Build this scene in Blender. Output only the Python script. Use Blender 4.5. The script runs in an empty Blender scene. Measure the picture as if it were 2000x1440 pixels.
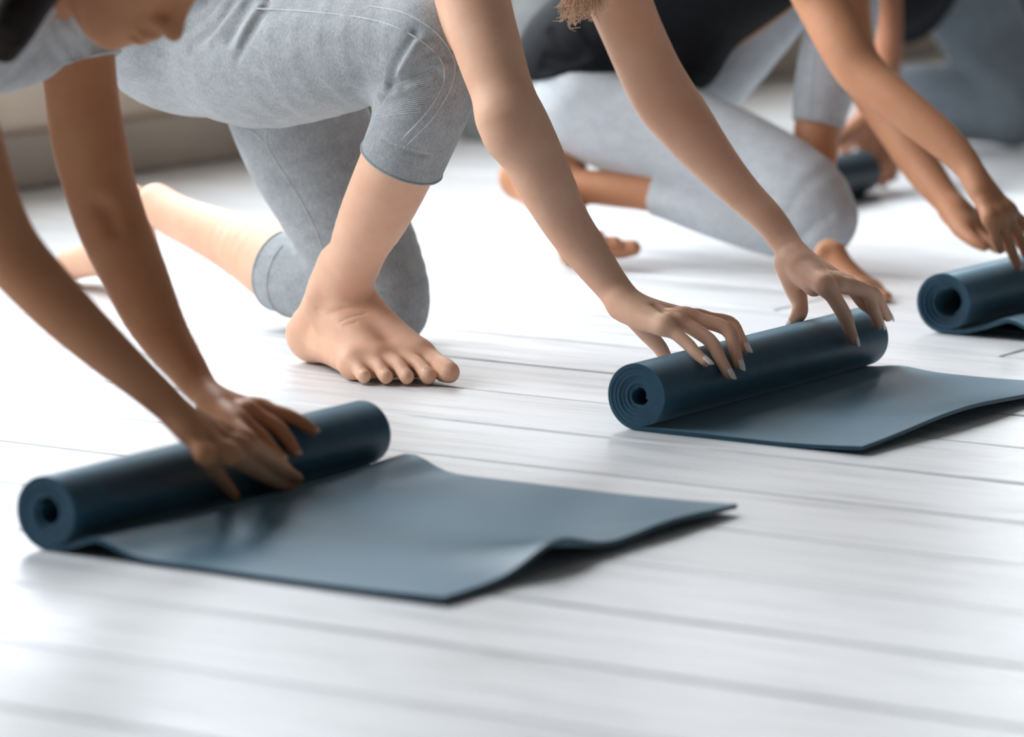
import bpy, bmesh, math, random
import numpy as np
from mathutils import Vector, Matrix

# ------------------------------------------------------------------ camera
# World: X runs along the floor boards, Y along the rolled mats, Z up.  Metres.
F_PX, PITCH, ROLL, YAW, CAM_H = 8500.0, 0.15451, 0.0071, -0.55921, 0.7609
SC = 0.83
def _basis():
    fw = np.array([0, math.cos(PITCH), -math.sin(PITCH)]); r = np.array([1.0, 0, 0]); up = np.cross(r, fw)
    r1 = math.cos(ROLL)*r + math.sin(ROLL)*up; u1 = -math.sin(ROLL)*r + math.cos(ROLL)*up
    m = np.array([[math.cos(YAW), math.sin(YAW), 0], [-math.sin(YAW), math.cos(YAW), 0], [0, 0, 1.0]])
    return m@fw, m@r1, m@u1
FW, RT, UP = _basis()
CAM = np.array([0, 0, CAM_H])
scene = bpy.context.scene
COL = scene.collection
cd = bpy.data.cameras.new('camera'); cam = bpy.data.objects.new('camera', cd); COL.objects.link(cam)
cd.sensor_fit = 'HORIZONTAL'; cd.sensor_width = 36.0; cd.lens = F_PX*36.0/2000.0
cd.clip_start = 0.05; cd.clip_end = 100
rot = Matrix(((RT[0], UP[0], -FW[0]), (RT[1], UP[1], -FW[1]), (RT[2], UP[2], -FW[2])))
cam.matrix_world = Matrix.Translation(Vector(CAM)) @ rot.to_4x4()
cd.dof.use_dof = True; cd.dof.focus_distance = 4.72; cd.dof.aperture_fstop = 4.0
scene.camera = cam
# ------------------------------------------------------------------ light
vs = scene.view_settings
vs.view_transform = 'Standard'; vs.look = 'None'; vs.gamma = 1.0; vs.use_curve_mapping = False
vs.exposure = 0.0
scene.cycles.max_bounces = 6; scene.cycles.diffuse_bounces = 3; scene.cycles.caustics_reflective = False; scene.cycles.caustics_refractive = False
scene.cycles.sample_clamp_indirect = 6.0
w = bpy.data.worlds.new('daylight'); scene.world = w; w.use_nodes = True
w.node_tree.nodes['Background'].inputs[0].default_value = (0.86, 0.93, 1.0, 1)
w.node_tree.nodes['Background'].inputs[1].default_value = 1.0
WALL_X, ROOM_X1, ROOM_Y0, ROOM_Y1, ROOM_H = -4.18, 2.6, -1.6, 10.6, 3.3
WIN = [(2.2, 3.4), (3.9, 6.5), (6.9, 7.9), (8.9, 10.2)]      # window openings in the long wall (Y range)
WIN_Z = (0.68, 3.05)
def area_light(name, loc, rotm, sx, sy, power, color=(0.89, 0.945, 1.0)):
    l = bpy.data.lights.new(name, 'AREA'); l.shape = 'RECTANGLE'; l.size = sx; l.size_y = sy; l.energy = power; l.color = color
    o = bpy.data.objects.new(name, l); COL.objects.link(o); o.matrix_world = Matrix.Translation(Vector(loc)) @ rotm
    return o
def look_rot(d, up=(0, 0, 1)):
    return Vector(d).to_track_quat('-Z', 'Y').to_matrix().to_4x4()
for i, (a, b) in enumerate(WIN):
    area_light('window_daylight', (WALL_X-0.30, (a+b)/2, sum(WIN_Z)/2), look_rot((1, 0, -0.0)), b-a, WIN_Z[1]-WIN_Z[0], 92*(b-a))

# ------------------------------------------------------------------ helpers
def ray(x, y): return FW + RT*((x-1000)/F_PX) + UP*((720-y)/F_PX)
def pv(x, y, v): d = ray(x, y); return CAM + d*(v/d[1])
def pd(x, y, dep): return CAM + ray(x, y)*dep
def pz(x, y, z=0.0): d = ray(x, y); return CAM + d*((z-CAM_H)/d[2])
def depth(P): return float((np.asarray(P)-CAM)@FW)
def V3(*a): return np.array(a, float)
def nrm(v): v = np.asarray(v, float); return v/np.linalg.norm(v)

def tag(o, label=None, cat=None, group=None, kind=None):
    if label: o['label'] = label
    if cat: o['category'] = cat
    if group: o['group'] = group
    if kind: o['kind'] = kind
    return o
def link(name, me, mat=None, parent=None):
    o = bpy.data.objects.new(name, me); COL.objects.link(o)
    if mat is not None: me.materials.append(mat)
    if parent is not None: o.parent = parent
    return o
def empty(name, loc):
    o = bpy.data.objects.new(name, None); COL.objects.link(o); o.location = Vector(loc); o.empty_display_size = 0.05
    return o
def child(o, parent):
    o.parent = parent; o.matrix_parent_inverse = Matrix.Translation(-Vector(parent.location)); return o
def np_mesh(name, verts, quads, smooth=True):
    me = bpy.data.meshes.new(name)
    verts = np.asarray(verts, np.float32); quads = np.asarray(quads, np.int32)
    n = quads.shape[1]
    me.vertices.add(len(verts)); me.vertices.foreach_set('co', verts.ravel())
    me.loops.add(quads.size); me.loops.foreach_set('vertex_index', quads.ravel())
    me.polygons.add(len(quads)); me.polygons.foreach_set('loop_start', np.arange(0, quads.size, n, dtype=np.int32))
    if smooth: me.polygons.foreach_set('use_smooth', np.ones(len(quads), bool))
    me.update(calc_edges=True); me.validate()
    return me
def box_mesh(name, x0, x1, y0, y1, z0, z1, bev=0.0):
    bm = bmesh.new(); bmesh.ops.create_cube(bm, size=1)
    for v in bm.verts: v.co = Vector(((x0+x1)/2+v.co.x*(x1-x0), (y0+y1)/2+v.co.y*(y1-y0), (z0+z1)/2+v.co.z*(z1-z0)))
    if bev: bmesh.ops.bevel(bm, geom=[e for e in bm.edges], offset=bev, segments=1, affect='EDGES', profile=0.5)
    me = bpy.data.meshes.new(name); bm.to_mesh(me); bm.free(); return me

# ------------------------------------------------------------------ implicit surfaces: bodies are grown from smooth unions of tapered tubes
MARG = 0.03
def smin(a, b, k):
    if k <= 0: return np.minimum(a, b)
    h = np.maximum(k-np.abs(a-b), 0)/k
    return np.minimum(a, b) - h*h*k*0.25
def catmull(P, n):
    P = np.asarray(P, float)
    if len(P) < 3 or n <= 1: return P
    out = []
    for i in range(len(P)-1):
        p0 = P[i-1] if i > 0 else 2*P[i]-P[i+1]; p1 = P[i]; p2 = P[i+1]; p3 = P[i+2] if i+2 < len(P) else 2*P[i+1]-P[i]
        for t in np.linspace(0, 1, n, endpoint=False):
            out.append(0.5*((2*p1)+(-p0+p2)*t+(2*p0-5*p1+4*p2-p3)*t*t+(-p0+3*p1-3*p2+p3)*t**3))
    out.append(P[-1]); return np.array(out)
class Tube:
    def __init__(self, pts, sub=3, squash=None, clips=(), dr=0.0):
        """pts: list of (xyz, radius)"""
        self.src = pts; self.args = (sub, squash, clips)
        A = np.array([list(p)+[r+dr] for p, r in pts], float)
        A = catmull(A, sub); A[:, 3] = np.maximum(A[:, 3], 0.0008)
        self.P = A[:, :3]; self.r = A[:, 3]; self.squash = squash; self.clips = clips
        R = self.r[:, None]*(max(1, squash[1]) if squash else 1)
        self.lo = (self.P-R).min(0)-MARG; self.hi = (self.P+R).max(0)+MARG
        rm = np.maximum(R[:-1], R[1:])+MARG
        self.slo = np.minimum(self.P[:-1], self.P[1:])-rm; self.shi = np.maximum(self.P[:-1], self.P[1:])+rm
        if squash is not None:
            n, q = squash; self.n = nrm(n); self.c = self.P.mean(0); self.q = 1/q-1
            self.PP = self.P+((self.P-self.c)@self.n)[:, None]*self.q*self.n
        else: self.PP = self.P
        self.PP = self.PP.astype(np.float32)
    def grow(self, dr, clips=None): return Tube(self.src, self.args[0], self.args[1], self.args[2] if clips is None else clips, dr)
    def ev(self, X, lo, hi):
        if (lo > self.hi).any() or (hi < self.lo).any(): return None
        idx = np.nonzero(~((self.slo > hi).any(1) | (self.shi < lo).any(1)))[0]
        if len(idx) == 0: return None
        Y = X; P = self.PP
        if self.squash is not None:
            n = self.n.astype(np.float32); pr = (n@(X-self.c.astype(np.float32)[:, None]))*np.float32(self.q); Y = X+n[:, None]*pr
        d = None
        for i in idx:
            ab = P[i+1]-P[i]; l2 = float(ab@ab)+1e-12; a = P[i]
            x = Y[0]-a[0]; y = Y[1]-a[1]; z = Y[2]-a[2]
            t = x*(ab[0]/l2)+y*(ab[1]/l2)+z*(ab[2]/l2); np.clip(t, 0, 1, out=t)
            x -= t*ab[0]; y -= t*ab[1]; z -= t*ab[2]
            x *= x; y *= y; z *= z; x += y; x += z; np.sqrt(x, out=x)
            t *= np.float32(self.r[i+1]-self.r[i]); x -= t; x -= np.float32(self.r[i])
            if d is None: d = x
            else: np.minimum(d, x, out=d)
        return clip_planes(d, X, self.clips)
def clip_planes(d, X, clips):
    for p, n in clips:
        n = nrm(n); d = np.maximum(d, X[0]*np.float32(n[0])+X[1]*np.float32(n[1])+X[2]*np.float32(n[2])-np.float32(n@np.asarray(p)))
    return d
class Ell:
    def __init__(self, c, rad, ax=None):
        self.c = np.asarray(c, float); self.rad = np.asarray(rad, float); self.ax = np.eye(3) if ax is None else np.array([nrm(a) for a in ax])
        m = self.rad.max()+MARG; self.lo = self.c-m; self.hi = self.c+m; self.clips = ()
    def grow(self, dr, clips=None):
        e = Ell(self.c, self.rad+dr, self.ax); e.clips = clips or (); return e
    def ev(self, X, lo, hi):
        if (lo > self.hi).any() or (hi < self.lo).any(): return None
        q = self.ax.astype(np.float32)@(X-self.c.astype(np.float32)[:, None]); r = self.rad.astype(np.float32)[:, None]
        a = q/r; k0 = np.sqrt((a*a).sum(0))+1e-9; a /= r; k1 = np.sqrt((a*a).sum(0))+1e-9
        return clip_planes(k0*(k0-1)/k1, X, self.clips)
NEG, POS = V3(-9, -9, -9)*1e3, V3(9, 9, 9)*1e3
class SDF:
    """X is a (3, N) float32 array"""
    def __init__(self): self.base = []; self.att = []; self.carve = []; self.ridge = []; self.cuts = []; self.todo = []; self._bvh = None
    def add(self, prim, k=0.01): self.base.append((prim, k)); return prim
    def attach(self, prims, k=0.006, ki=0.002): self.att.append((prims, k, ki))
    def bounds(self):
        ps = [p for p, _ in self.base]+[p for a in self.att for p in a[0]]
        return np.min([p.lo for p in ps], 0)+MARG-0.012, np.max([p.hi for p in ps], 0)-MARG+0.012
    def __call__(self, X, lo=NEG, hi=POS):
        d = np.full(X.shape[1], 0.5, np.float32)
        for p, k in self.base:
            e = p.ev(X, lo, hi)
            if e is not None: d = smin(d, e, k)
        out = d
        for prims, k, ki in self.att:
            fd = None
            for p in prims:
                e = p.ev(X, lo, hi)
                if e is not None: fd = e if fd is None else smin(fd, e, ki)
            if fd is not None: out = np.minimum(out, smin(d, fd, k))
        for p, k in self.ridge:
            e = p.ev(X, lo, hi)
            if e is not None: out = smin(out, e, k)
        for p, k in self.carve:
            e = p.ev(X, lo, hi)
            if e is not None: out = -smin(-out, e, k)
        return clip_planes(out, X, self.cuts)
    def bvh(self, h=0.011):
        if self._bvh is None:
            from mathutils.bvhtree import BVHTree
            V, Q = self.grid(h, newton=True); self._bvh = BVHTree.FromPolygons([tuple(v) for v in V.tolist()], Q.tolist())
        return self._bvh
    def trace(self, pix):
        """where view rays meet the surface (coarse hit, then refined on the field)"""
        b = self.bvh(); out = []
        for p in pix:
            d = Vector(ray(*p)); d.normalize(); hit = b.ray_cast(Vector(CAM), d)[0]
            if hit is not None: out.append((np.array(hit), np.array(d)))
        if not out: return np.zeros((0, 3))
        P = np.array([o[0] for o in out]); D = np.array([o[1] for o in out]); P = P-D*0.004
        for _ in range(7):
            X = P.T.astype(np.float32); f = self(X, X.min(1), X.max(1)); P = P+D*np.clip(f, -0.01, 0.01)[:, None]
        return P
    def crease(self, pix, rpx=4, k=0.003, sink=0.0):
        P = self.trace(pix); n = len(P)
        if n < 2: return
        pts = [(p+nrm(p-CAM)*sink, (rpx*depth(p)/F_PX)*(0.25+0.75*math.sin(math.pi*(i+0.5)/n))) for i, p in enumerate(P)]
        self.todo.append(('carve', Tube(pts, 4), k))
    def fold(self, pix, rpx=5, k=0.012, sink=0.3):
        P = self.trace(pix); n = len(P); pts = []
        if n < 2: return
        for i, p in enumerate(P):
            r = (rpx*depth(p)/F_PX)*(0.3+0.7*math.sin(math.pi*(i+0.5)/n)); pts.append((p+nrm(p-CAM)*r*sink, r))
        self.todo.append(('ridge', Tube(pts, 4), k))
    def mesh(self, name, h):
        for w_, t_, k_ in self.todo: getattr(self, w_).append((t_, k_))
        self.todo = []
        return np_mesh(name, *self.grid(h))
    def grid(self, h, newton=True):
        lo, hi = self.bounds()
        B = 8; CB = 4                                        # cells per block, blocks per super block
        nb = np.ceil((hi-lo)/(B*CB*h)).astype(int)*CB
        def ijk(n): return np.stack(np.meshgrid(*[np.arange(q) for q in n], indexing='ij'), -1).reshape(-1, 3)
        S0 = ijk(nb//CB); c = (lo+(S0+0.5)*B*CB*h).T.astype(np.float32)
        S0 = S0[np.abs(self(c)) < B*CB*h*0.87*1.35]
        g8 = ijk([B+1]*3); g4 = ijk([CB]*3)
        N = nb*B+2; VK, VP, QA = [], [], []
        def key(c): return (c[..., 0]*N[1]+c[..., 1])*N[2]+c[..., 2]
        for sb in S0:
            I = sb*CB+g4; c = (lo+(I+0.5)*B*h).T.astype(np.float32)
            Ib = I[np.abs(self(c, c.min(1), c.max(1))) < B*h*0.87*1.3]
            if len(Ib) == 0: continue
            X = (lo+(Ib[:, None, :]*B+g8[None])*h).reshape(-1, 3).T.astype(np.float32)
            S = self(np.ascontiguousarray(X), X.min(1), X.max(1)).reshape(len(Ib), B+1, B+1, B+1)
            S = np.where(S == 0, np.float32(1e-9), S)
            ins = (S < 0).astype(np.int8)
            cnt = sum(ins[:, a:B+a, b_:B+b_, c_:B+c_] for a in (0, 1) for b_ in (0, 1) for c_ in (0, 1))
            m = np.argwhere((cnt > 0) & (cnt < 8))
            if len(m) == 0: continue
            q, a0 = m[:, 0], m[:, 1:]
            def sv(o): return S[q, a0[:, 0]+o[0], a0[:, 1]+o[1], a0[:, 2]+o[2]]
            acc = np.zeros((len(m), 3)); num = np.zeros(len(m))
            for ax in range(3):
                oth = [i for i in range(3) if i != ax]
                for e1 in (0, 1):
                    for e2 in (0, 1):
                        o0 = [0, 0, 0]; o0[oth[0]] = e1; o0[oth[1]] = e2; o1 = list(o0); o1[ax] = 1
                        s0, s1 = sv(o0), sv(o1); cc = (s0 < 0) != (s1 < 0); t = np.where(cc, s0/(s0-s1+1e-20), 0)
                        p = np.zeros((len(m), 3)); p += np.array(o0, float); p[:, ax] += t
                        acc += np.where(cc[:, None], p, 0); num += cc
            cell = Ib[q]*B+a0
            P = lo+(cell+acc/num[:, None])*h
            if newton:
                e = np.float32(h*0.5); X = np.ascontiguousarray(P.T.astype(np.float32)); l, u = X.min(1)-e, X.max(1)+e
                f0 = self(X, l, u); gr = []
                for i in range(3):
                    Y = X.copy(); Y[i] += e; gr.append((self(Y, l, u)-f0)/e)
                gr = np.stack(gr, -1); gl = np.maximum((gr*gr).sum(1), 0.05); P = P-gr*np.clip(f0/gl, -h, h)[:, None]
            VK.append(key(cell)); VP.append(P)
            for ax in range(3):
                oth = [(ax+1) % 3, (ax+2) % 3]
                o1 = [0, 0, 0]; o1[ax] = 1
                s0, s1 = sv((0, 0, 0)), sv(o1); cc = (s0 < 0) != (s1 < 0)
                ce = cell[cc]; flip = (s0[cc] > 0)
                d1 = np.zeros(3, int); d1[oth[0]] = 1; d2 = np.zeros(3, int); d2[oth[1]] = 1
                k4 = np.stack([key(ce), key(ce-d1), key(ce-d1-d2), key(ce-d2)], -1)
                k4[flip] = k4[flip][:, ::-1]
                QA.append(k4)
        VK = np.concatenate(VK); VP = np.concatenate(VP); QA = np.concatenate(QA)
        o = np.argsort(VK); VK = VK[o]; VP = VP[o]
        idx = np.minimum(np.searchsorted(VK, QA), len(VK)-1); idx = idx[np.all(VK[idx] == QA, axis=1)]
        return VP, idx
def T(*pts, **kw):
    """tube from (x_px, y_px, r_px, depth) stations"""
    return Tube([(pd(x, y, d), r*d/F_PX) for x, y, r, d in pts], **kw)
def TV(*pts, **kw):
    """tube from (x_px, y_px, r_px, world_y) stations"""
    o = []
    for x, y, r, v in pts:
        p = pv(x, y, v); o.append((p, r*depth(p)/F_PX))
    return Tube(o, **kw)
def sweep_mesh(name, pts, r, seg=6):
    """thin round cord along points"""
    P = catmull(np.array(pts, float), 3); n = len(P); V, Q = [], []
    for i in range(n):
        t = nrm(P[min(i+1, n-1)]-P[max(i-1, 0)]); a = nrm(np.cross(t, [0.31, 0.52, 0.79])); b = np.cross(t, a)
        ri = r[0]+(r[1]-r[0])*i/(n-1) if isinstance(r, tuple) else r
        for k in range(seg): V.append(P[i]+ri*(math.cos(2*math.pi*k/seg)*a+math.sin(2*math.pi*k/seg)*b))
    for i in range(n-1):
        for k in range(seg): Q.append((i*seg+k, i*seg+(k+1) % seg, (i+1)*seg+(k+1) % seg, (i+1)*seg+k))
    return np.array(V), np.array(Q)
def cords(name, lines, r, mat, parent, seg=6):
    V, Q, n = [], [], 0
    for L in lines:
        v, q = sweep_mesh(name, L, r, seg); V.append(v); Q.append(q+n); n += len(v)
    o = link(name, np_mesh(name, np.concatenate(V), np.concatenate(Q)), mat); child(o, parent); return o
def smooth_path(pix, n=24):
    P = catmull(np.array(pix, float), max(2, n//(len(pix)-1))); return [tuple(p) for p in P]
# ------------------------------------------------------------------ materials
def srgb(r, g, b):
    f = lambda c: (c/255/12.92) if c/255 <= 0.04045 else ((c/255+0.055)/1.055)**2.4
    return (f(r), f(g), f(b), 1.0)
def new_mat(name):
    m = bpy.data.materials.new(name); m.use_nodes = True; nt = m.node_tree; b = nt.nodes['Principled BSDF']; return m, nt, b
def nd(nt, t, **kw):
    n = nt.nodes.new(t)
    for k, v in kw.items():
        if k in n.inputs.keys(): n.inputs[k].default_value = v
        else: setattr(n, k, v)
    return n
def ramp(nt, stops):
    n = nt.nodes.new('ShaderNodeValToRGB'); e = n.color_ramp.elements
    while len(e) > 1: e.remove(e[-1])
    e[0].position, e[0].color = stops[0]
    for p, c in stops[1:]: x = e.new(p); x.color = c
    return n
def pos(nt, scale=(1, 1, 1), rand=False):
    g = nd(nt, 'ShaderNodeNewGeometry'); mp = nd(nt, 'ShaderNodeMapping'); mp.inputs['Scale'].default_value = scale
    nt.links.new(g.outputs['Position'], mp.inputs['Vector'])
    return mp.outputs['Vector']
def bump(nt, b, h, strength, dist):
    n = nd(nt, 'ShaderNodeBump'); n.inputs['Strength'].default_value = strength; n.inputs['Distance'].default_value = dist
    nt.links.new(h, n.inputs['Height']); nt.links.new(n.outputs['Normal'], b.inputs['Normal'])
def mat_floor():
    m, nt, b = new_mat('white_painted_boards'); L = nt.links.new
    oi = nd(nt, 'ShaderNodeObjectInfo')
    v1 = pos(nt, (2.2, 22, 22)); n1 = nd(nt, 'ShaderNodeTexNoise', Scale=1.6, Detail=7.0, Roughness=0.66); L(v1, n1.inputs['Vector'])
    v2 = pos(nt, (5, 90, 90)); n2 = nd(nt, 'ShaderNodeTexNoise', Scale=2.0, Detail=5.0, Roughness=0.7); L(v2, n2.inputs['Vector'])
    v3 = pos(nt, (1, 1.5, 1)); n3 = nd(nt, 'ShaderNodeTexNoise', Scale=1.7, Detail=4.0, Roughness=0.6); L(v3, n3.inputs['Vector'])
    r1 = ramp(nt, [(0.30, srgb(204, 205, 206)), (0.42, srgb(226, 228, 230)), (0.52, srgb(238, 240, 241)), (0.65, srgb(242, 243, 244))]); L(n1.outputs['Fac'], r1.inputs['Fac'])
    # worn streaks along the grain where the paint has rubbed thin
    mul = nd(nt, 'ShaderNodeMath', operation='MULTIPLY'); L(n2.outputs['Fac'], mul.inputs[0]); L(n3.outputs['Fac'], mul.inputs[1])
    r2 = ramp(nt, [(0.335, (0, 0, 0, 1)), (0.44, (0.9, 0.9, 0.9, 1))]); L(mul.outputs[0], r2.inputs['Fac'])
    mx = nd(nt, 'ShaderNodeMix', data_type='RGBA'); L(r2.outputs['Color'], mx.inputs[0]); L(r1.outputs['Color'], mx.inputs[6]); mx.inputs[7].default_value = srgb(192, 190, 186)
    mx0 = nd(nt, 'ShaderNodeMix', data_type='RGBA', blend_type='MULTIPLY'); mx0.inputs[0].default_value = 1.0
    rr = ramp(nt, [(0, (0.90, 0.905, 0.91, 1)), (1, (1, 1, 1, 1))]); L(oi.outputs['Random'], rr.inputs['Fac'])
    L(mx.outputs[2], mx0.inputs[6]); L(rr.outputs['Color'], mx0.inputs[7]); L(mx0.outputs[2], b.inputs['Base Color'])
    r3 = ramp(nt, [(0.3, (0.30, 0.30, 0.30, 1)), (0.7, (0.46, 0.46, 0.46, 1))]); L(n1.outputs['Fac'], r3.inputs['Fac']); L(r3.outputs['Color'], b.inputs['Roughness'])
    ad = nd(nt, 'ShaderNodeMath', operation='ADD'); L(n1.outputs['Fac'], ad.inputs[0]); L(n2.outputs['Fac'], ad.inputs[1])
    bump(nt, b, n1.outputs['Fac'], 0.10, 0.0018)
    b.inputs['Specular IOR Level'].default_value = 0.42
    return m
def mat_plain(name, col, rough=0.6, spec=0.3, nscale=6.0, var=0.06, bscale=60.0, bstr=0.15):
    m, nt, b = new_mat(name); L = nt.links.new
    n = nd(nt, 'ShaderNodeTexNoise', Scale=nscale, Detail=5.0, Roughness=0.6); L(pos(nt), n.inputs['Vector'])
    lo = tuple(c*(1-var*2) for c in col[:3])+(1,); hi = tuple(min(1, c*(1+var*2)) for c in col[:3])+(1,)
    r = ramp(nt, [(0.3, lo), (0.7, hi)]); L(n.outputs['Fac'], r.inputs['Fac']); L(r.outputs['Color'], b.inputs['Base Color'])
    b.inputs['Roughness'].default_value = rough; b.inputs['Specular IOR Level'].default_value = spec
    if bstr:
        n2 = nd(nt, 'ShaderNodeTexNoise', Scale=bscale, Detail=3.0); L(pos(nt), n2.inputs['Vector']); bump(nt, b, n2.outputs['Fac'], bstr, 0.002)
    return m
def mat_skin(name, col, var=0.05):
    m, nt, b = new_mat(name); L = nt.links.new
    n = nd(nt, 'ShaderNodeTexNoise', Scale=18.0, Detail=5.0, Roughness=0.6); L(pos(nt), n.inputs['Vector'])
    c = col[:3]; lo = (c[0]*0.95, c[1]*0.86, c[2]*0.84, 1); hi = (min(1, c[0]*1.04), c[1]*1.06, c[2]*1.06, 1)
    r = ramp(nt, [(0.3, lo), (0.68, hi)]); L(n.outputs['Fac'], r.inputs['Fac']); L(r.outputs['Color'], b.inputs['Base Color'])
    b.inputs['Roughness'].default_value = 0.55; b.inputs['Specular IOR Level'].default_value = 0.28
    pass
    v = nd(nt, 'ShaderNodeTexVoronoi', Scale=700.0); L(pos(nt), v.inputs['Vector'])
    n2 = nd(nt, 'ShaderNodeTexNoise', Scale=120.0, Detail=3.0); L(pos(nt), n2.inputs['Vector'])
    ad = nd(nt, 'ShaderNodeMath', operation='ADD'); L(v.outputs['Distance'], ad.inputs[0]); L(n2.outputs['Fac'], ad.inputs[1])
    bump(nt, b, ad.outputs[0], 0.12, 0.0008)
    return m
def mat_knit(name, c0, c1, scale=420.0, bstr=0.25, sheen=0.25):
    """heathered jersey"""
    m, nt, b = new_mat(name); L = nt.links.new
    n = nd(nt, 'ShaderNodeTexNoise', Scale=scale, Detail=4.0, Roughness=0.7); L(pos(nt, (1, 1, 0.55)), n.inputs['Vector'])
    n2 = nd(nt, 'ShaderNodeTexNoise', Scale=60.0, Detail=4.0, Roughness=0.6); L(pos(nt, (0.6, 1, 1.0)), n2.inputs['Vector'])
    ad = nd(nt, 'ShaderNodeMath', operation='MULTIPLY_ADD'); L(n2.outputs['Fac'], ad.inputs[0]); ad.inputs[1].default_value = 0.5
    L(n.outputs['Fac'], ad.inputs[2])
    r = ramp(nt, [(0.50, c0), (1.0, c1)]); L(ad.outputs[0], r.inputs['Fac']); L(r.outputs['Color'], b.inputs['Base Color'])
    b.inputs['Roughness'].default_value = 0.85; b.inputs['Specular IOR Level'].default_value = 0.15
    b.inputs['Sheen Weight'].default_value = sheen; b.inputs['Sheen Roughness'].default_value = 0.4
    bump(nt, b, n.outputs['Fac'], bstr, 0.0006)
    return m
def mat_rubber(name='blue_foam_mat', c0=srgb(23, 68, 90), c1=srgb(32, 83, 107), sheen=0.9):
    m, nt, b = new_mat(name); L = nt.links.new
    n = nd(nt, 'ShaderNodeTexNoise', Scale=35.0, Detail=6.0, Roughness=0.65); L(pos(nt), n.inputs['Vector'])
    r = ramp(nt, [(0.3, c0), (0.7, c1)]); L(n.outputs['Fac'], r.inputs['Fac']); L(r.outputs['Color'], b.inputs['Base Color'])
    b.inputs['Roughness'].default_value = 0.43; b.inputs['Specular IOR Level'].default_value = 0.45
    b.inputs['Sheen Weight'].default_value = sheen; b.inputs['Sheen Roughness'].default_value = 0.35; b.inputs['Sheen Tint'].default_value = (0.50, 0.82, 1.0, 1)
    n2 = nd(nt, 'ShaderNodeTexNoise', Scale=900.0, Detail=2.0); L(pos(nt), n2.inputs['Vector']); bump(nt, b, n2.outputs['Fac'], 0.22, 0.0006)
    return m
M = dict(
    floor=mat_floor(), joint=mat_plain('dark_gap_dirt', srgb(96, 88, 80), 0.9, 0.1),
    wall=mat_plain('warm_grey_plaster', srgb(240, 222, 202), 0.9, 0.1, 2.2, 0.06, 25, 0.3),
    white=mat_plain('white_wall_paint', srgb(226, 226, 224), 0.8, 0.2, 2.0, 0.02, 40, 0.1),
    grey=mat_plain('grey_brick_paint', srgb(104, 99, 94), 0.8, 0.2, 2.0, 0.02, 40, 0.1),
    base=mat_plain('grey_brown_skirting', srgb(186, 174, 160), 0.7, 0.2, 5.0, 0.06),
    frame=mat_plain('window_frame_paint', srgb(214, 214, 212), 0.5, 0.4, 5.0, 0.02),
    rubber=mat_rubber(), rubber_dark=mat_rubber('dark_foam_mat', srgb(14, 32, 42), srgb(20, 42, 54), 0.15),
    skinA=mat_skin('tan_brown_skin', srgb(204, 146, 108)), skinB=mat_skin('fair_skin', srgb(240, 193, 163)),
    skinC=mat_skin('tanned_skin', srgb(190, 136, 102)), skinD=mat_skin('warm_skin', srgb(172, 120, 92)),
    nail=mat_plain('pale_nail_polish', srgb(250, 242, 238), 0.25, 0.5, 9.0, 0.01, 60, 0),
    toenail=mat_plain('bare_toenail', srgb(236, 190, 168), 0.3, 0.5, 9.0, 0.01, 60, 0),
    heather=mat_knit('heather_grey_jersey', srgb(142, 147, 150), srgb(186, 190, 192)),
    heather_pale=mat_knit('pale_grey_jersey', srgb(168, 174, 180), srgb(204, 208, 212)),
    heather_blue=mat_knit('blue_grey_jersey', srgb(100, 110, 120), srgb(136, 146, 154)),
    seam=mat_knit('seam_thread', srgb(176, 181, 184), srgb(214, 217, 219)),
    shirt=mat_knit('light_grey_cotton', srgb(186, 188, 190), srgb(220, 222, 223)),
    black=mat_knit('black_cotton', srgb(14, 15, 18), srgb(24, 26, 30), sheen=0.02),
    darkhair=mat_plain('dark_brown_hair', srgb(30, 20, 15), 0.55, 0.2, 40, 0.2, 300, 0.3),
    blond=mat_plain('strawberry_blond_hair', srgb(246, 198, 164), 0.45, 0.4, 40, 0.12, 300, 0.2),
)
# ------------------------------------------------------------------ the room
def struct(o): o['kind'] = 'structure'; return o
floor = struct(link('floor', box_mesh('floor', WALL_X, ROOM_X1, ROOM_Y0, ROOM_Y1, -0.12, -0.022), M['joint']))
rng = random.Random(7)
PLK = {}
def plank_mesh(length, width):
    k = (round(length, 2), round(width, 4))
    if k not in PLK:
        c = 0.0026; z = 0.0
        me = bpy.data.meshes.new('plank'); l, wd = length/2, width/2
        vs_ = []
        for zz, ins in ((-0.022, 0), (-c, 0), (0, c)):
            vs_ += [(-l+ins, -wd+ins, zz), (l-ins, -wd+ins, zz), (l-ins, wd-ins, zz), (-l+ins, wd-ins, zz)]
        fs = [(3, 2, 1, 0), (8, 9, 10, 11)]
        for a in (0, 4):
            for i in range(4): fs.append((a+i, a+(i+1) % 4, a+4+(i+1) % 4, a+4+i))
        me.from_pydata(vs_, [], fs); me.update(); me.materials.append(M['floor']); PLK[k] = me
    return PLK[k]
GAP = 0.0040
PW = 0.1846
y = 3.442-PW*28
row = 0
while y < ROOM_Y1+0.1:
    x = WALL_X+0.004-rng.choice([0.0, 0.4, 0.8, 1.2, 1.6]); row += 1
    while x < ROOM_X1:
        ln = rng.choice([3.2, 3.8, 4.4])
        x0, x1 = max(x, WALL_X+0.004), min(x+ln, ROOM_X1-0.004)
        if x1-x0 > 0.1 and y+PW/2 > ROOM_Y0+0.1 and y+PW < ROOM_Y1:
            o = bpy.data.objects.new('plank', plank_mesh(round(x1-x0, 2)-GAP, PW-GAP)); COL.objects.link(o); o.parent = floor
            o.location = ((x0+x1)/2, y+PW/2+rng.uniform(-.0016, .0016), -0.0004-0.0010*rng.random()); o.rotation_euler = (rng.uniform(-.0022, .0022), 0, rng.uniform(-.0004, .0004))
        x += ln
    y += PW
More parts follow.
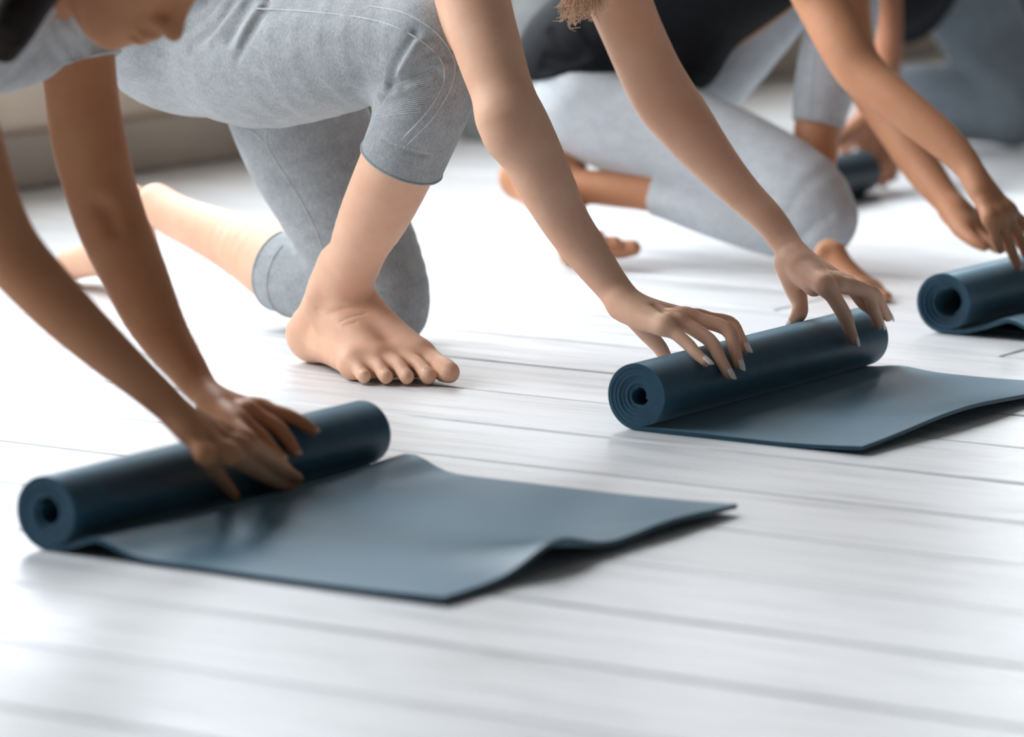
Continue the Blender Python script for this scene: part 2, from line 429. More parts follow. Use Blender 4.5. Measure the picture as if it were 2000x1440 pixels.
def wall_with_windows():
    bm = bmesh.new()
    def bx(x0, x1, y0, y1, z0, z1):
        g = bmesh.ops.create_cube(bm, size=1)
        for v in g['verts']: v.co = Vector(((x0+x1)/2+v.co.x*(x1-x0), (y0+y1)/2+v.co.y*(y1-y0), (z0+z1)/2+v.co.z*(z1-z0)))
    X0, X1 = WALL_X-0.22, WALL_X
    bx(X0, X1, ROOM_Y0-0.2, ROOM_Y1+0.2, -0.1, WIN_Z[0]); bx(X0, X1, ROOM_Y0-0.2, ROOM_Y1+0.2, WIN_Z[1], ROOM_H+0.1)
    e = [ROOM_Y0-0.2]+[v for ab in WIN for v in ab]+[ROOM_Y1+0.2]
    for i in range(0, len(e), 2): bx(X0, X1, e[i], e[i+1], WIN_Z[0], WIN_Z[1])
    me = bpy.data.meshes.new('wall_back'); bm.to_mesh(me); bm.free()
    return struct(link('wall_back', me, M['wall']))
wall_with_windows()
for i, (a, b) in enumerate(WIN):
    f = struct(empty('window_%d' % (i+1), (WALL_X-0.1, (a+b)/2, WIN_Z[0])))
    def part(nm, x0, x1, y0, y1, z0, z1): return child(link(nm, box_mesh(nm, x0, x1, y0, y1, z0, z1, 0.004), M['frame']), f)
    X0, X1 = WALL_X-0.16, WALL_X-0.08
    part('frame', X0, X1, a, a+0.06, *WIN_Z); part('frame', X0, X1, b-0.06, b, *WIN_Z)
    part('frame', X0, X1, a+0.06, b-0.06, WIN_Z[0], WIN_Z[0]+0.06); part('frame', X0, X1, a+0.06, b-0.06, WIN_Z[1]-0.06, WIN_Z[1])
    part('mullion', X0+0.02, X1-0.02, (a+b)/2-0.02, (a+b)/2+0.02, WIN_Z[0]+0.06, WIN_Z[1]-0.06)
    part('transom', X0+0.025, X1-0.025, a+0.06, b-0.06, 2.13, 2.17)
    part('window_sill', WALL_X-0.075, WALL_X+0.035, a-0.03, b+0.03, WIN_Z[0]-0.035, WIN_Z[0]+0.004)
struct(link('wall_left', box_mesh('wall_left', WALL_X, ROOM_X1, ROOM_Y0-0.2, ROOM_Y0, -0.1, ROOM_H), M['grey']))
struct(link('wall_right', box_mesh('wall_right', WALL_X, ROOM_X1, ROOM_Y1, ROOM_Y1+0.2, -0.1, ROOM_H), M['grey']))
struct(link('wall_front', box_mesh('wall_front', ROOM_X1, ROOM_X1+0.2, ROOM_Y0-0.2, ROOM_Y1+0.2, -0.1, ROOM_H), M['grey']))
struct(link('ceiling', box_mesh('ceiling', WALL_X-0.2, ROOM_X1+0.2, ROOM_Y0-0.2, ROOM_Y1+0.2, ROOM_H, ROOM_H+0.15), M['grey']))
struct(link('baseboard_back', box_mesh('baseboard_back', WALL_X, WALL_X+0.028, ROOM_Y0, ROOM_Y1, 0.001, 0.085, 0.004), M['base']))

# ------------------------------------------------------------------ yoga mats: one sheet each, wound into a roll and running out flat
def make_mat(name, U0, V0, V1, R, rin, t, Lflat, zf, label, group, dish=0.0, vjit=0.0, mat='rubber'):
    turns = (R-t/2-rin)/(t*1.012); th1 = -math.pi/2; th0 = th1-2*math.pi*turns
    n = int(turns*44); path = []
    for i in range(n+1):
        s = i/n; th = th0+(th1-th0)*s; r = rin+(R-t/2-rin)*s
        path.append((U0+r*math.cos(th), R+r*math.sin(th), -math.cos(th), -math.sin(th), 0.0, s))
    m = max(2, int(Lflat/0.012))
    for i in range(1, m+1): path.append((U0+Lflat*i/m, t/2, 0, 1, Lflat*i/m, 1.0))
    nv = 44; V, Q = [], []
    for (u, z, nu, nz, fl, s) in path:
        for j in range(nv+1):
            q = j/nv
            dz = zf(fl, q) if fl > 0 else 0.0
            off = dish*(1-s)**1.3*(1-q)-dish*0.5*(1-s)*q+vjit*math.sin(s*17+1)*(1-s)
            yv = V0+(V1-V0)*q+off
            for sg in (1, -1): V.append((u+sg*nu*t/2, yv, z+dz+sg*nz*t/2))
    W_ = (nv+1)*2; NP = len(path)
    def id_(i, j, k): return i*W_+j*2+k
    for i in range(NP-1):
        for j in range(nv):
            Q.append((id_(i, j, 0), id_(i+1, j, 0), id_(i+1, j+1, 0), id_(i, j+1, 0)))
            Q.append((id_(i, j, 1), id_(i, j+1, 1), id_(i+1, j+1, 1), id_(i+1, j, 1)))
        Q.append((id_(i, 0, 0), id_(i, 0, 1), id_(i+1, 0, 1), id_(i+1, 0, 0)))
        Q.append((id_(i, nv, 0), id_(i+1, nv, 0), id_(i+1, nv, 1), id_(i, nv, 1)))
    for j in range(nv):
        Q.append((id_(0, j, 0), id_(0, j+1, 0), id_(0, j+1, 1), id_(0, j, 1)))
        Q.append((id_(NP-1, j, 0), id_(NP-1, j, 1), id_(NP-1, j+1, 1), id_(NP-1, j+1, 0)))
    me = np_mesh(name, V, Q)
    me.set_sharp_from_angle(angle=math.radians(40))
    o = link(name, me, M[mat]); tag(o, label, 'mat', group)
    return o
def g(x, c, s): return math.exp(-((x-c)/s)**2)
R1, R2, R3 = 0.0350, 0.0363, 0.0372
MATS = dict(m1=(-2.372, 3.010, 3.516, R1), m2=(-2.262, 3.860, 4.366, R2), m3=(-2.312, 4.672, 5.178, R3), m4=(-3.065, 5.42, 5.905, 0.036))
L1 = 0.422
def zf1(f, q):
    a = 0.0135*g(f, 0.055, 0.030)*(0.55+0.45*g(q, 0.0, 0.25)+0.6*g(q, 1.0, 0.2))*min(1, f/0.03)
    e = max(0, (f-(L1-0.16))/0.16)
    return a + e*e*(0.020*g(q, 0.36, 0.12)+0.006*g(q, 0.75, 0.18)+0.003)
L2 = 0.264
def zf2(f, q):
    e = max(0, (f-(L2-0.12))/0.12); return e*e*(0.010*g(q, 0.45, 0.3)+0.004) + 0.004*g(f, 0.05, 0.03)*min(1, f/0.03)*g(q, 1.0, 0.4)
def zf3(f, q): return 0.020*g(f, 0.085, 0.036)*min(1, f/0.04)*(0.55+0.45*g(q, 0, 0.4))
make_mat('yoga_mat', *MATS['m1'], 0.0125, 0.0046, L1, zf1, 'blue yoga mat nearest the camera, half unrolled under tan-brown hands', 'blue yoga mats', 0.003, 0.0012)
make_mat('yoga_mat', *MATS['m2'], 0.0095, 0.0042, L2, zf2, 'blue yoga mat in the centre right, rolled up by hands with pale polished nails', 'blue yoga mats', 0.006, 0.0004)
make_mat('yoga_mat', *MATS['m3'], 0.0175, 0.0044, 0.75, zf3, 'loosely rolled blue yoga mat cut off by the right edge of the photo', 'blue yoga mats', 0.016, 0.001)
make_mat('yoga_mat', *MATS['m4'], 0.012, 0.0045, 0.03, lambda f, q: 0.0, 'dark blurred mat roll beside a bare hand in the background', 'blue yoga mats', 0.004, 0.001, 'rubber_dark')  # the bare skin at this roll's end is a hand
def rollhit(x, y, key, off=0.0):
    """first point of the view ray on a roll's surface, moved out by off"""
    U0, v0, v1, R = MATS[key]; d = ray(x, y); o = CAM-np.array([U0, 0, R])
    a = d[0]**2+d[2]**2; b = 2*(o[0]*d[0]+o[2]*d[2]); c = o[0]**2+o[2]**2-(R+off)**2; D = b*b-4*a*c
    t = (-b-math.sqrt(D))/(2*a) if D > 0 else -b/(2*a)
    return CAM+d*t
# ------------------------------------------------------------------ people: shared anatomy
QH = 1.0
def foot(s, O, fwd, up, right_foot, sc=1.0, ankle=None, k=0.012, spread=0.0, curl=0.0, nails=None):
    fwd = nrm(fwd); up = nrm(np.asarray(up, float)-fwd*(np.asarray(up, float)@fwd)); left = np.cross(up, fwd); sgn = 1 if right_foot else -1
    def q(x, y, z): return O+sc*(x*fwd+y*sgn*left+z*up)
    def tb(*p, **kw): return Tube([(q(*a[:3]), a[3]*sc) for a in p], **kw)
    if ankle is None: s.add(tb((0.030, 0, 0.030, 0.029), (0.038, 0, 0.052, 0.025), (0.058, 0.0, 0.085, 0.026)), k)          # heel, Achilles
    else: s.add(Tube([(q(0.030, 0, 0.030), 0.029*sc), (q(0.043, 0, 0.052), 0.0230*sc), (ankle, 0.024*sc)]), 0.02)
    s.add(tb((0.034, 0.004, 0.026, 0.026), (0.085, -0.012, 0.022, 0.019), (0.155, -0.034, 0.0165, 0.0150)), k)  # outer border
    s.add(tb((0.076, 0.004, 0.078, 0.031), (0.102, 0.010, 0.058, 0.028), (0.140, 0.018, 0.038, 0.0235), (0.180, 0.026, 0.023, 0.0190)), k)  # instep
    s.add(tb((0.084, -0.008, 0.055, 0.026), (0.122, -0.012, 0.040, 0.022), (0.165, -0.014, 0.0215, 0.0165)), k)
    s.add(tb((0.180, 0.026, 0.0185, 0.0185), (0.172, 0.0, 0.0175, 0.0165), (0.155, -0.034, 0.0155, 0.0150)), 0.01)   # ball
    s.add(tb((0.192, 0.020, 0.0150, 0.0115), (0.190, 0.0, 0.0142, 0.0105), (0.180, -0.020, 0.0130, 0.0098), (0.166, -0.036, 0.0125, 0.0092)), 0.008)
    s.add(Tube([(q(0.070, -0.028, 0.064), 0.0085*sc), (q(0.072, -0.026, 0.074), 0.0080*sc)]), 0.018)      # ankle bones
    s.add(Tube([(q(0.066, 0.034, 0.082), 0.0105*sc), (q(0.068, 0.032, 0.092), 0.009*sc)]), 0.012)
    toes = [[(0.185, 0.028, 0.021, 0.0150), (0.212, 0.0275, 0.0165, 0.0118), (0.229, 0.0245, 0.0138, 0.0126), (0.240, 0.0225, 0.0128, 0.0112)],
            [(0.180, 0.0085, 0.0205, 0.0105), (0.205, 0.0085, 0.0195, 0.0074), (0.221, 0.0065, 0.0130, 0.0078), (0.229, 0.0055, 0.0092, 0.0086)],
            [(0.175, -0.0075, 0.0190, 0.0100), (0.197, -0.0085, 0.0190, 0.0074), (0.211, -0.0105, 0.0120, 0.0074), (0.218, -0.0115, 0.0086, 0.0076)],
            [(0.168, -0.0215, 0.0175, 0.0095), (0.186, -0.0235, 0.0170, 0.0071), (0.198, -0.0255, 0.0108, 0.0072), (0.204, -0.0262, 0.0082, 0.0073)],
            [(0.156, -0.0345, 0.0158, 0.0090), (0.172, -0.0375, 0.0140, 0.0070), (0.182, -0.0395, 0.0095, 0.0072), (0.187, -0.0402, 0.0080, 0.0072)]]
    for i, t in enumerate(toes):
        t = [(x, y*(1+spread), z+curl*max(0, x-0.18), r) for x, y, z, r in t]
        s.attach([tb(*t, sub=4)], 0.006)
        if nails is not None:
            a, b, c = q(*t[-2][:3]), q(*t[-1][:3]), t[-1][3]*sc
            nails.append((a+(b-a)*0.25, b-a+0.3*up*0, up, c*0.72, 0.0095*sc*(1.30 if i == 0 else 0.8), c*1.02))
def nail_mesh(name, base, dr, dorsal, halfw, length, lift, point=0.0):
    dr = nrm(dr); dorsal = nrm(np.asarray(dorsal)-dr*(np.asarray(dorsal)@dr)); side = np.cross(dorsal, dr)
    A, B = 9, 9; V, Q = [], []
    for lay in (0, 1):
        for i in range(A):
            t = i/(A-1)
            wv = halfw*min(1, (1-abs(2*t-1)**(3.0 if t < 0.5 else 3.4-point))**0.5+0.05)
            for j in range(B):
                sx = 2*j/(B-1)-1
                V.append(base+dr*length*t+side*wv*sx+dorsal*(lift-lay*0.0009-0.45*halfw*(wv/halfw*sx)**2-0.18*length*max(0, t-0.45)**1.5))
    n = A*B
    for i in range(A-1):
        for j in range(B-1):
            a = i*B+j; Q.append((a, a+B, a+B+1, a+1)); Q.append((n+a, n+a+1, n+a+B+1, n+a+B))
    for i in range(A-1):
        for j, d in ((0, 0), (B-1, 1)):
            a = i*B+j; q_ = (a, n+a, n+a+B, a+B); Q.append(q_ if d == 0 else q_[::-1])
    for j in range(B-1):
        for i in (0, A-1):
            a = i*B+j; q_ = (a, a+1, n+a+1, n+a); Q.append(q_ if i == 0 else q_[::-1])
    return np_mesh(name, V, Q)
def head(s, c, fwd, up, sc=1.0):
    fwd = nrm(fwd); up = nrm(np.asarray(up, float)-fwd*(np.asarray(up, float)@fwd)); rt = np.cross(fwd, up)
    def q(x, y, z): return c+sc*(x*rt+y*fwd+z*up)
    AX = [rt, fwd, up]
    def el(p, r, k): s.add(Ell(q(*p), np.array(r)*sc, AX), k)
    def tb(k, *p): s.add(Tube([(q(*a[:3]), a[3]*sc) for a in p]), k)
    el((0, -0.012, 0.032), (0.072, 0.090, 0.084), 0.02); el((0, 0.026, -0.030), (0.054, 0.058, 0.080), 0.03)
    for m in (-1, 1):
        tb(0.02, (0, 0.060, -0.094, 0.017), (m*0.03, 0.044, -0.086, 0.018), (m*0.049, -0.006, -0.055, 0.019))
        tb(0.012, (m*0.012, 0.080, 0.022, 0.011), (m*0.042, 0.066, 0.022, 0.012))
        tb(0.006, (m*0.010, 0.090, -0.034, 0.007), (m*0.012, 0.086, -0.034, 0.007))
        el((m*0.071, -0.008, -0.004), (0.008, 0.018, 0.030), 0.006)
        s.carve.append((Ell(q(m*0.030, 0.098, 0.006), np.array((0.016, 0.014, 0.009))*sc, AX), 0.012))
        s.attach([Ell(q(m*0.030, 0.071, 0.005), np.array((0.013, 0.012, 0.012))*sc, AX)], 0.002)
    tb(0.012, (0, 0.080, 0.012, 0.007), (0, 0.093, -0.014, 0.008), (0, 0.104, -0.030, 0.0095))
    el((0, 0.070, -0.062), (0.026, 0.020, 0.022), 0.02); el((0, 0.089, -0.056), (0.020, 0.009, 0.0065), 0.005); el((0, 0.086, -0.068), (0.018, 0.009, 0.0070), 0.005)
    s.carve.append((Tube([(q(-0.021, 0.086, -0.0610), 0.0013*sc), (q(0, 0.098, -0.0615), 0.0016*sc), (q(0.021, 0.086, -0.0610), 0.0013*sc)]), 0.003))
    return q
def palm_and_fingers(s, wrist, mcps, fingers, thumb, k=0.008):
    """wrist: (P, r); mcps: list of (P, r); fingers: chains of (P, r) from the knuckle on; thumb: chain from the wrist side"""
    for m in mcps:
        mid = (wrist[0]*0.5+m[0]*0.5, 0.5*(wrist[1]*0.72+m[1]*1.15))
        s.add(Tube([(wrist[0]*0.88+m[0]*0.12, wrist[1]*0.62), mid, m]), k)
    for i in range(len(mcps)-1):
        a, b = mcps[i], mcps[i+1]; bk = (wrist[0]-(a[0]+b[0])/2)*0.12
        s.add(Tube([(a[0]+bk, a[1]*0.8), (b[0]+bk, b[1]*0.8)]), k)
    for f in fingers: s.attach([Tube(f, sub=4)], 0.011)
    if thumb: s.attach([Tube(thumb, sub=4)], 0.016)
def ring_on(s, c, ax, rmax, n=40, a0=0.0, a1=2*math.pi, inset=0.0, lim=None):
    """points where a ring of rays falling onto an axis meets the surface"""
    ax = nrm(ax); e1 = nrm(np.cross(ax, [0.2, 0.3, 0.93])); e2 = np.cross(ax, e1)
    A = np.linspace(a0, a1, n); D = np.array([-(math.cos(a)*e1+math.sin(a)*e2) for a in A]); t = np.zeros(n)
    O = c-D*rmax
    for _ in range(26):
        X = (O+D*t[:, None]).T.astype(np.float32); t = np.minimum(t+0.85*np.clip(s(X, c-rmax, c+rmax), -0.02, 0.1), rmax)
    P = O+D*(t+inset)[:, None]; ok = np.linalg.norm(P-c, axis=1) < (lim or 1e9)
    if ok.all(): return list(P)
    best = cur = (0, 0); i = 0
    okk = np.concatenate([ok, ok]); st = None
    for i, f_ in enumerate(okk):
        if f_ and st is None: st = i
        if (not f_ or i == len(okk)-1) and st is not None:
            if i-st > best[1]-best[0]: best = (st, i)
            st = None
    return [P[j % n] for j in range(best[0], min(best[1], best[0]+n))]

# ------------------------------------------------------------------ person in the centre: grey capri leggings, kneeling on one knee
def person_centre():
    root = empty('person', (-2.80, 4.15, 0.0))
    tag(root, 'kneeling person in heather grey capri leggings, one bare foot planted, rolling the centre right mat', 'person')
    s = SDF(); lg = SDF(); nails = []; tn = []
    # --- leggings (measured outside the cloth) and the legs inside them
    thR = TV((395, 78, 133, 4.10), (500, 104, 147, 4.07), (620, 99, 134, 4.03), (740, 84, 113, 4.0), (850, 76, 96, 3.985))
    cuffR = pv(783, 316, 3.992); axR = nrm(cuffR-pv(835, 190, 3.985))
    shR = TV((850, 76, 95, 3.985), (838, 170, 93, 3.985), (815, 240, 88, 3.99), (783, 318, 84, 3.993), (765, 365, 82, 3.995), clips=((cuffR, axR),))
    thL = TV((540, 130, 130, 4.22), (600, 270, 132, 4.245), (640, 350, 126, 4.25), (690, 455, 112, 4.25), (714, 490, 104, 4.248), (755, 562, 84, 4.243), (766, 606, 68, 4.24))
    cuffL = pv(553, 528, 4.275); axL = nrm(cuffL-pv(660, 566, 4.252))
    shL = TV((766, 602, 66, 4.24), (690, 572, 86, 4.25), (610, 548, 84, 4.262), (553, 528, 80, 4.275), (500, 505, 76, 4.29), clips=((cuffL, axL),))
    hipc = V3(-3.035, 4.165, 0.400)
    pel = Ell(hipc, (0.125, 0.165, 0.125), [(1, 0, 0.35), (0, 1, 0), (-0.35, 0, 1)])
    waist = hipc+V3(0.12, 0, 0.075)
    trunk = Tube([(hipc, 0.125), (waist, 0.118), (V3(-2.80, 4.165, 0.545), 0.116), (V3(-2.68, 4.165, 0.60), 0.112)], squash=((0, 1, 0), 1.28))
    lg.add(pel.grow(0.006), 0.03); lg.add(trunk.grow(0.004, clips=((waist, V3(0.85, 0, 0.52)),)), 0.04)
    lg.add(thR, 0.02); lg.add(shR, 0.03); lg.att = []
    lg.add(thL, 0.012); lg.add(shL, 0.012)
    for p, k in ((pel, .03), (thR, .02)): s.add(p.grow(-0.005), k)
    s.add(thL.grow(-0.014), 0.01)
    s.add(trunk.grow(-0.022), 0.03)
    s.add(TV((850, 80, 86, 3.985), (815, 230, 76, 3.99), (775, 326, 75, 3.995), (735, 412, 69, 4.005), (707, 468, 59, 4.015), (692, 512, 53, 4.022), (677, 556, 49, 4.03), (668, 590, 46, 4.036)), 0.02)
    s.add(TV((766, 602, 58, 4.24), (690, 570, 76, 4.25), (610, 545, 74, 4.262), (552, 523, 75, 4.275), (500, 493, 67, 4.29), (450, 469, 57, 4.30), (390, 443, 47, 4.31), (340, 420, 42, 4.32), (305, 398, 40, 4.33)), 0.02)
    # --- feet
    hb = pz(580, 649, 0.030); hb[2] = 0; tip = pz(884, 734, 0.0125); tip[2] = 0
    L = np.linalg.norm(tip-hb); print('foot length', L)
    foot(s, hb+V3(0, 0, 0.0005), tip-hb+V3(-0.012, -0.020, 0), (0, 0, 1), True, L/0.252, ankle=pv(664, 520, 4.03), nails=tn, spread=0.10)
    hl = pv(262, 345, 4.37); tl = pv(140, 520, 4.43); anL = pv(308, 400, 4.33)
    foot(s, hl, tl-hl, anL-(hl+tl)/2+V3(0.03, 0, 0), False, 0.95)
    # --- right arm, hand spread over the roll
    s.add(T((893, -190, 74, 4.73), (912, -70, 74, 4.71), (930, 17, 70, 4.695), (955, 100, 66, 4.68), (985, 190, 61, 4.665), (1010, 247, 64, 4.66), (1040, 305, 60, 4.662), (1075, 377, 54, 4.668), (1107, 437, 47, 4.674),
            (1150, 498, 42, 4.678), (1190, 552, 35, 4.676), (1222, 590, 32, 4.672), (1256, 611, 24, 4.655)), 0.02)
    s.add(T((978, 232, 34, 4.648), (986, 262, 30, 4.648)), 0.03)          # point of the elbow
    px = 4.66/F_PX
    W = (pd(1226, 596, 4.672), 33*px)
    def tip_on(x, y, r): return (rollhit(x, y, 'm2', r*0.92), r)
    mc = [(pd(1300, 636, 4.612), 11.5*px), (pd(1323, 624, 4.637), 12.5*px), (pd(1346, 620, 4.660), 12.5*px), (pd(1367, 622, 4.684), 12.5*px)]
    def chain(m, pip, dip, tp, r):
        t = tip_on(tp[0], tp[1], r[2]); da = depth(m[0]); db = depth(t[0])
        return [(m[0], r[0]*1.05), (pd(pip[0], pip[1], da+(db-da)*0.45+pip[2]), r[0]), (pd(dip[0], dip[1], da+(db-da)*0.8+dip[2]), r[1]), t]
    F = [chain(mc[0], (1340, 669, 0), (1361, 692, 0), (1378, 707, 0), (0.0069, 0.0061, 0.0055)),
         chain(mc[1], (1385, 664, 0), (1406, 700, 0), (1423, 731, 0), (0.0076, 0.0067, 0.0060)),
         chain(mc[2], (1418, 642, 0), (1434, 680, 0), (1443, 712, 0), (0.0078, 0.0068, 0.0060)),
         chain(mc[3], (1424, 630, 0.01), (1444, 658, 0.005), (1456, 681, 0), (0.0074, 0.0065, 0.0057))]
    tb_ = [(pd(1236, 622, 4.690), 17*px), (pd(1262, 650, 4.715), 17*px), (pd(1288, 678, 4.73), 15*px), (pd(1300, 700, 4.735), 13*px), (pd(1306, 716, 4.735), 10*px)]
    palm_and_fingers(s, W, mc, F, tb_)
    s.add(T((1216, 596, 30, 4.662), (1230, 608, 26, 4.652), (1258, 626, 20, 4.635), (1292, 640, 13, 4.617)), 0.012)      # heel of the hand
    for f in F:
        d = nrm(f[-1][0]-f[-2][0]); U0, _, _, R = MATS['m2']; dorsal = f[-1][0]-V3(U0, f[-1][0][1], R)
        nails.append((f[-1][0]-d*0.0052, d, dorsal, f[-1][1]*0.90, 0.0150, f[-1][1]*1.02))
    # tendons on the back of the hand
    s.crease([(1276, 597), (1300, 607), (1325, 613)], 1.6, 0.004)
    # --- left arm
    s.add(T((1135, -190, 68, 5.07), (1180, -70, 66, 5.05), (1213, 10, 62, 5.04), (1238, 70, 60, 5.035), (1272, 145, 61, 5.03), (1302, 197, 62, 5.02), (1335, 240, 58, 5.005), (1373, 290, 51, 4.985), (1416, 340, 42, 4.96), (1457, 384, 36, 4.94),
            (1503, 430, 32, 4.915), (1536, 476, 29, 4.895), (1566, 517, 24, 4.86)), 0.02)
    px = 4.86/F_PX
    W2 = (pd(1541, 490, 4.89), 30*px)
    mc2 = [(pd(1613, 557, 4.81), 13*px), (pd(1633, 555, 4.828), 13*px), (pd(1650, 557, 4.85), 13*px), (pd(1660, 557, 4.872), 12*px)]
    def chain2(m, pip, dip, tp, r, zt=None):
        t = tip_on(tp[0], tp[1], r[2]); da = depth(m[0]); db = depth(t[0])
        return [(m[0], r[0]*1.08), (pd(pip[0], pip[1], da+(db-da)*0.45+pip[2]), r[0]), (pd(dip[0], dip[1], da+(db-da)*0.8+dip[2]), r[1]), t]
    F2 = [chain2(mc2[0], (1648, 613, 0), (1659, 642, 0), (1667, 664, 0), (0.0084, 0.0071, 0.0061)),
          chain2(mc2[1], (1690, 568, 0), (1706, 604, 0), (1717, 633, 0), (0.0084, 0.0072, 0.0063)),
          chain2(mc2[2], (1703, 571, 0), (1722, 600, 0), (1734, 619, 0), (0.0076, 0.0066, 0.0058)),
          chain2(mc2[3], (1683, 590, 0.0), (1699, 604, 0.0), (1706, 611, 0.0), (0.0068, 0.0062, 0.0056))]
    tb2 = [(pd(1533, 520, 4.885), 19*px), (pd(1552, 562, 4.875), 21*px), (pd(1562, 592, 4.865), 16*px), (pd(1561, 612, 4.86), 16*px), (pd(1550, 626, 4.862), 11*px)]
    palm_and_fingers(s, W2, mc2, F2, tb2)
    s.add(T((1552, 515, 24, 4.87), (1583, 543, 19, 4.835), (1608, 556, 13, 4.81)), 0.012)
    s.attach([Tube([(pd(1570, 545, 4.86), 0.010), (pd(1590, 562, 4.84), 0.010)])], 0.012)     # web of the thumb
    for f in F2[:3]:
        d = nrm(f[-1][0]-f[-2][0]); U0, _, _, R = MATS['m2']; dorsal = f[-1][0]-V3(U0, f[-1][0][1], R)
        nails.append((f[-1][0]-d*0.0052, d, dorsal+V3(0, 0.012, 0), f[-1][1]*0.90, 0.0150, f[-1][1]*1.02))
    d = nrm(tb2[-1][0]-tb2[-2][0]); nails.append((tb2[-1][0]-d*0.003, d, -RT+UP*0.2-FW*0.4, 0.0052, 0.0125, 0.0056))
    # --- shoulders, neck, head (above the frame)
    shR_, shL_ = pd(893, -190, 4.73), pd(1135, -190, 5.07); ch = V3(-2.68, 4.165, 0.60)
    s.add(Tube([(shR_, 0.045), (shR_*0.5+ch*0.5+V3(0, 0, 0.02), 0.07), (ch, 0.09), (shL_*0.5+ch*0.5+V3(0, 0, 0.02), 0.07), (shL_, 0.042)]), 0.03)
    hc = V3(-2.44, 4.165, 0.655)
    s.add(Tube([(ch+V3(0.02, 0, 0.02), 0.062), (V3(-2.57, 4.165, 0.64), 0.052), (hc+V3(-0.03, 0, 0.01), 0.055)]), 0.03)
    head(s, hc, (0.75, 0, -0.66), (0.66, 0, 0.75), 0.98)
    # creases of the skin
    for c in ([(618, 604), (650, 606), (690, 600), (735, 600)], [(640, 612), (680, 606), (730, 610)], [(665, 628), (690, 618), (715, 612)], [(672, 636), (695, 630)]): s.crease(c, 1.6, 0.003)
    body = child(link('body', s.mesh('body', 0.0024*QH), M['skinB']), root); body['label'] = 'fair skin of arms, lower legs and feet'
    # folds and creases of the leggings
    for c in ([(545, -40), (523, 5), (500, 45), (478, 80), (462, 112)], [(510, -40), (487, 5), (468, 40), (446, 78)], [(480, -40), (452, 5), (425, 48), (392, 78), (372, 92)], [(450, -30), (420, 8), (395, 35), (362, 52)], [(425, -20), (398, 10), (375, 24), (352, 32)]): lg.crease(c, 3.4, 0.012)
    for c in ([(508, 14), (486, 50), (466, 90)], [(470, 12), (440, 50), (412, 80)]): lg.fold(c, 5, 0.012)
    for c in ([(764, 168), (770, 138), (785, 108), (812, 66)], [(786, 158), (805, 132), (835, 108), (868, 92)], [(806, 150), (835, 130), (876, 112)], [(762, 170), (790, 160), (822, 150), (850, 142)]): lg.crease(c, 3.0, 0.012)
    for c in ([(776, 150), (788, 122), (812, 84)], [(796, 148), (822, 122), (852, 104)], [(745, 186), (775, 170), (810, 160)]): lg.fold(c, 6, 0.014)
    for c in ([(705, 258), (730, 268)], [(600, 470), (625, 500)], [(640, 250), (665, 330)]): pass
    for c in ([(728, 250), (745, 268), (770, 284), (800, 296), (840, 305), (882, 306)],): lg.crease(c, 2.2, 0.004)
    lego = child(link('leggings', lg.mesh('leggings', 0.0030*QH), M['heather']), root); lego['label'] = 'heather grey capri leggings'
    lg._bvh = None
    def seam(pix): return list(lg.trace(smooth_path(pix)))
    lines = [seam(x) for x in ([(500, 17), (590, 22), (700, 34), (770, 52), (826, 82), (858, 112), (868, 140), (862, 172), (830, 224), (773, 284)],
                               [(720, 12), (790, 26), (850, 62), (884, 108), (888, 140), (876, 180), (842, 234), (788, 290)],
                               [(484, 253), (500, 262), (520, 285), (548, 330), (580, 380), (608, 430), (632, 488)], [(520, 253), (518, 268), (524, 288)])]
    for l in lines:
        if len(l) > 3: cords('seam', [l], 0.0010, M['seam'], lego)
    kl = []
    for i in range(20):
        t = i/19; a = (728+t*40, 232-t*62); b = (822+t*44-14*t*t, 218-t*82)
        kl.append(seam([a, ((a[0]+b[0])/2, (a[1]+b[1])/2-2), b]))
    kp = cords('knit_panel', [l for l in kl if len(l) > 3], 0.0007, M['seam'], lego, 5); kp['label'] = 'ribbed ventilation knit behind the knee'; kp['kind'] = 'stuff'
    rings = [ring_on(lg, cuffR-axR*0.001, axR, 0.09), ring_on(lg, cuffL-axL*0.001, axL, 0.09, lim=0.053), ring_on(lg, cuffL-axL*0.030, axL, 0.09, lim=0.0545)]
    for l in rings: cords('hem', [l], 0.0014, M['heather'], lego)
    for i, (b, d, up_, hw, ln, lift) in enumerate(nails): child(link('fingernail', nail_mesh('fingernail', b, d, up_, hw, ln, lift, 0.0), M['nail']), root)
    for i, (b, d, up_, hw, ln, lift) in enumerate(tn): child(link('toenail', nail_mesh('toenail', b, d, up_, hw, ln, lift), M['toenail']), root)
    # top and hair
    tt = SDF(); c0 = waist-V3(0.03, 0, 0.02)
    tt.add(trunk.grow(0.008, clips=((c0, V3(-0.85, 0, -0.52)),)), 0.03); tt.add(Tube([(shR_*0.6+ch*0.4+V3(0, 0, 0.02), 0.06), (ch, 0.105), (shL_*0.6+ch*0.4+V3(0, 0, 0.02), 0.06)]), 0.03)
    child(link('tank_top', tt.mesh('tank_top', 0.006), M['heather_pale']), root)
    fw_, up_h = V3(0.75, 0, -0.66), V3(0.66, 0, 0.75)
    hr = SDF(); hr.add(Ell(hc-0.016*fw_+0.036*up_h, (0.082, 0.097, 0.093), [np.cross(fw_, up_h), fw_, up_h]).grow(0.0, ((hc+0.052*fw_+0.05*up_h, nrm(fw_-0.5*up_h)),)), 0.0)
    lk = pd(1142, -20, 4.885); nape = hc-0.085*fw_+0.01*up_h
    hr.add(Tube([(nape, 0.040), (nape*0.55+lk*0.45+V3(-0.03, 0.0, 0.03), 0.034), (lk+V3(0, 0, 0.03), 0.027), (lk, 0.018)]), 0.02)
    hair = child(link('hair', hr.mesh('hair', 0.004), M['blond']), root)
    r = random.Random(3); st = []
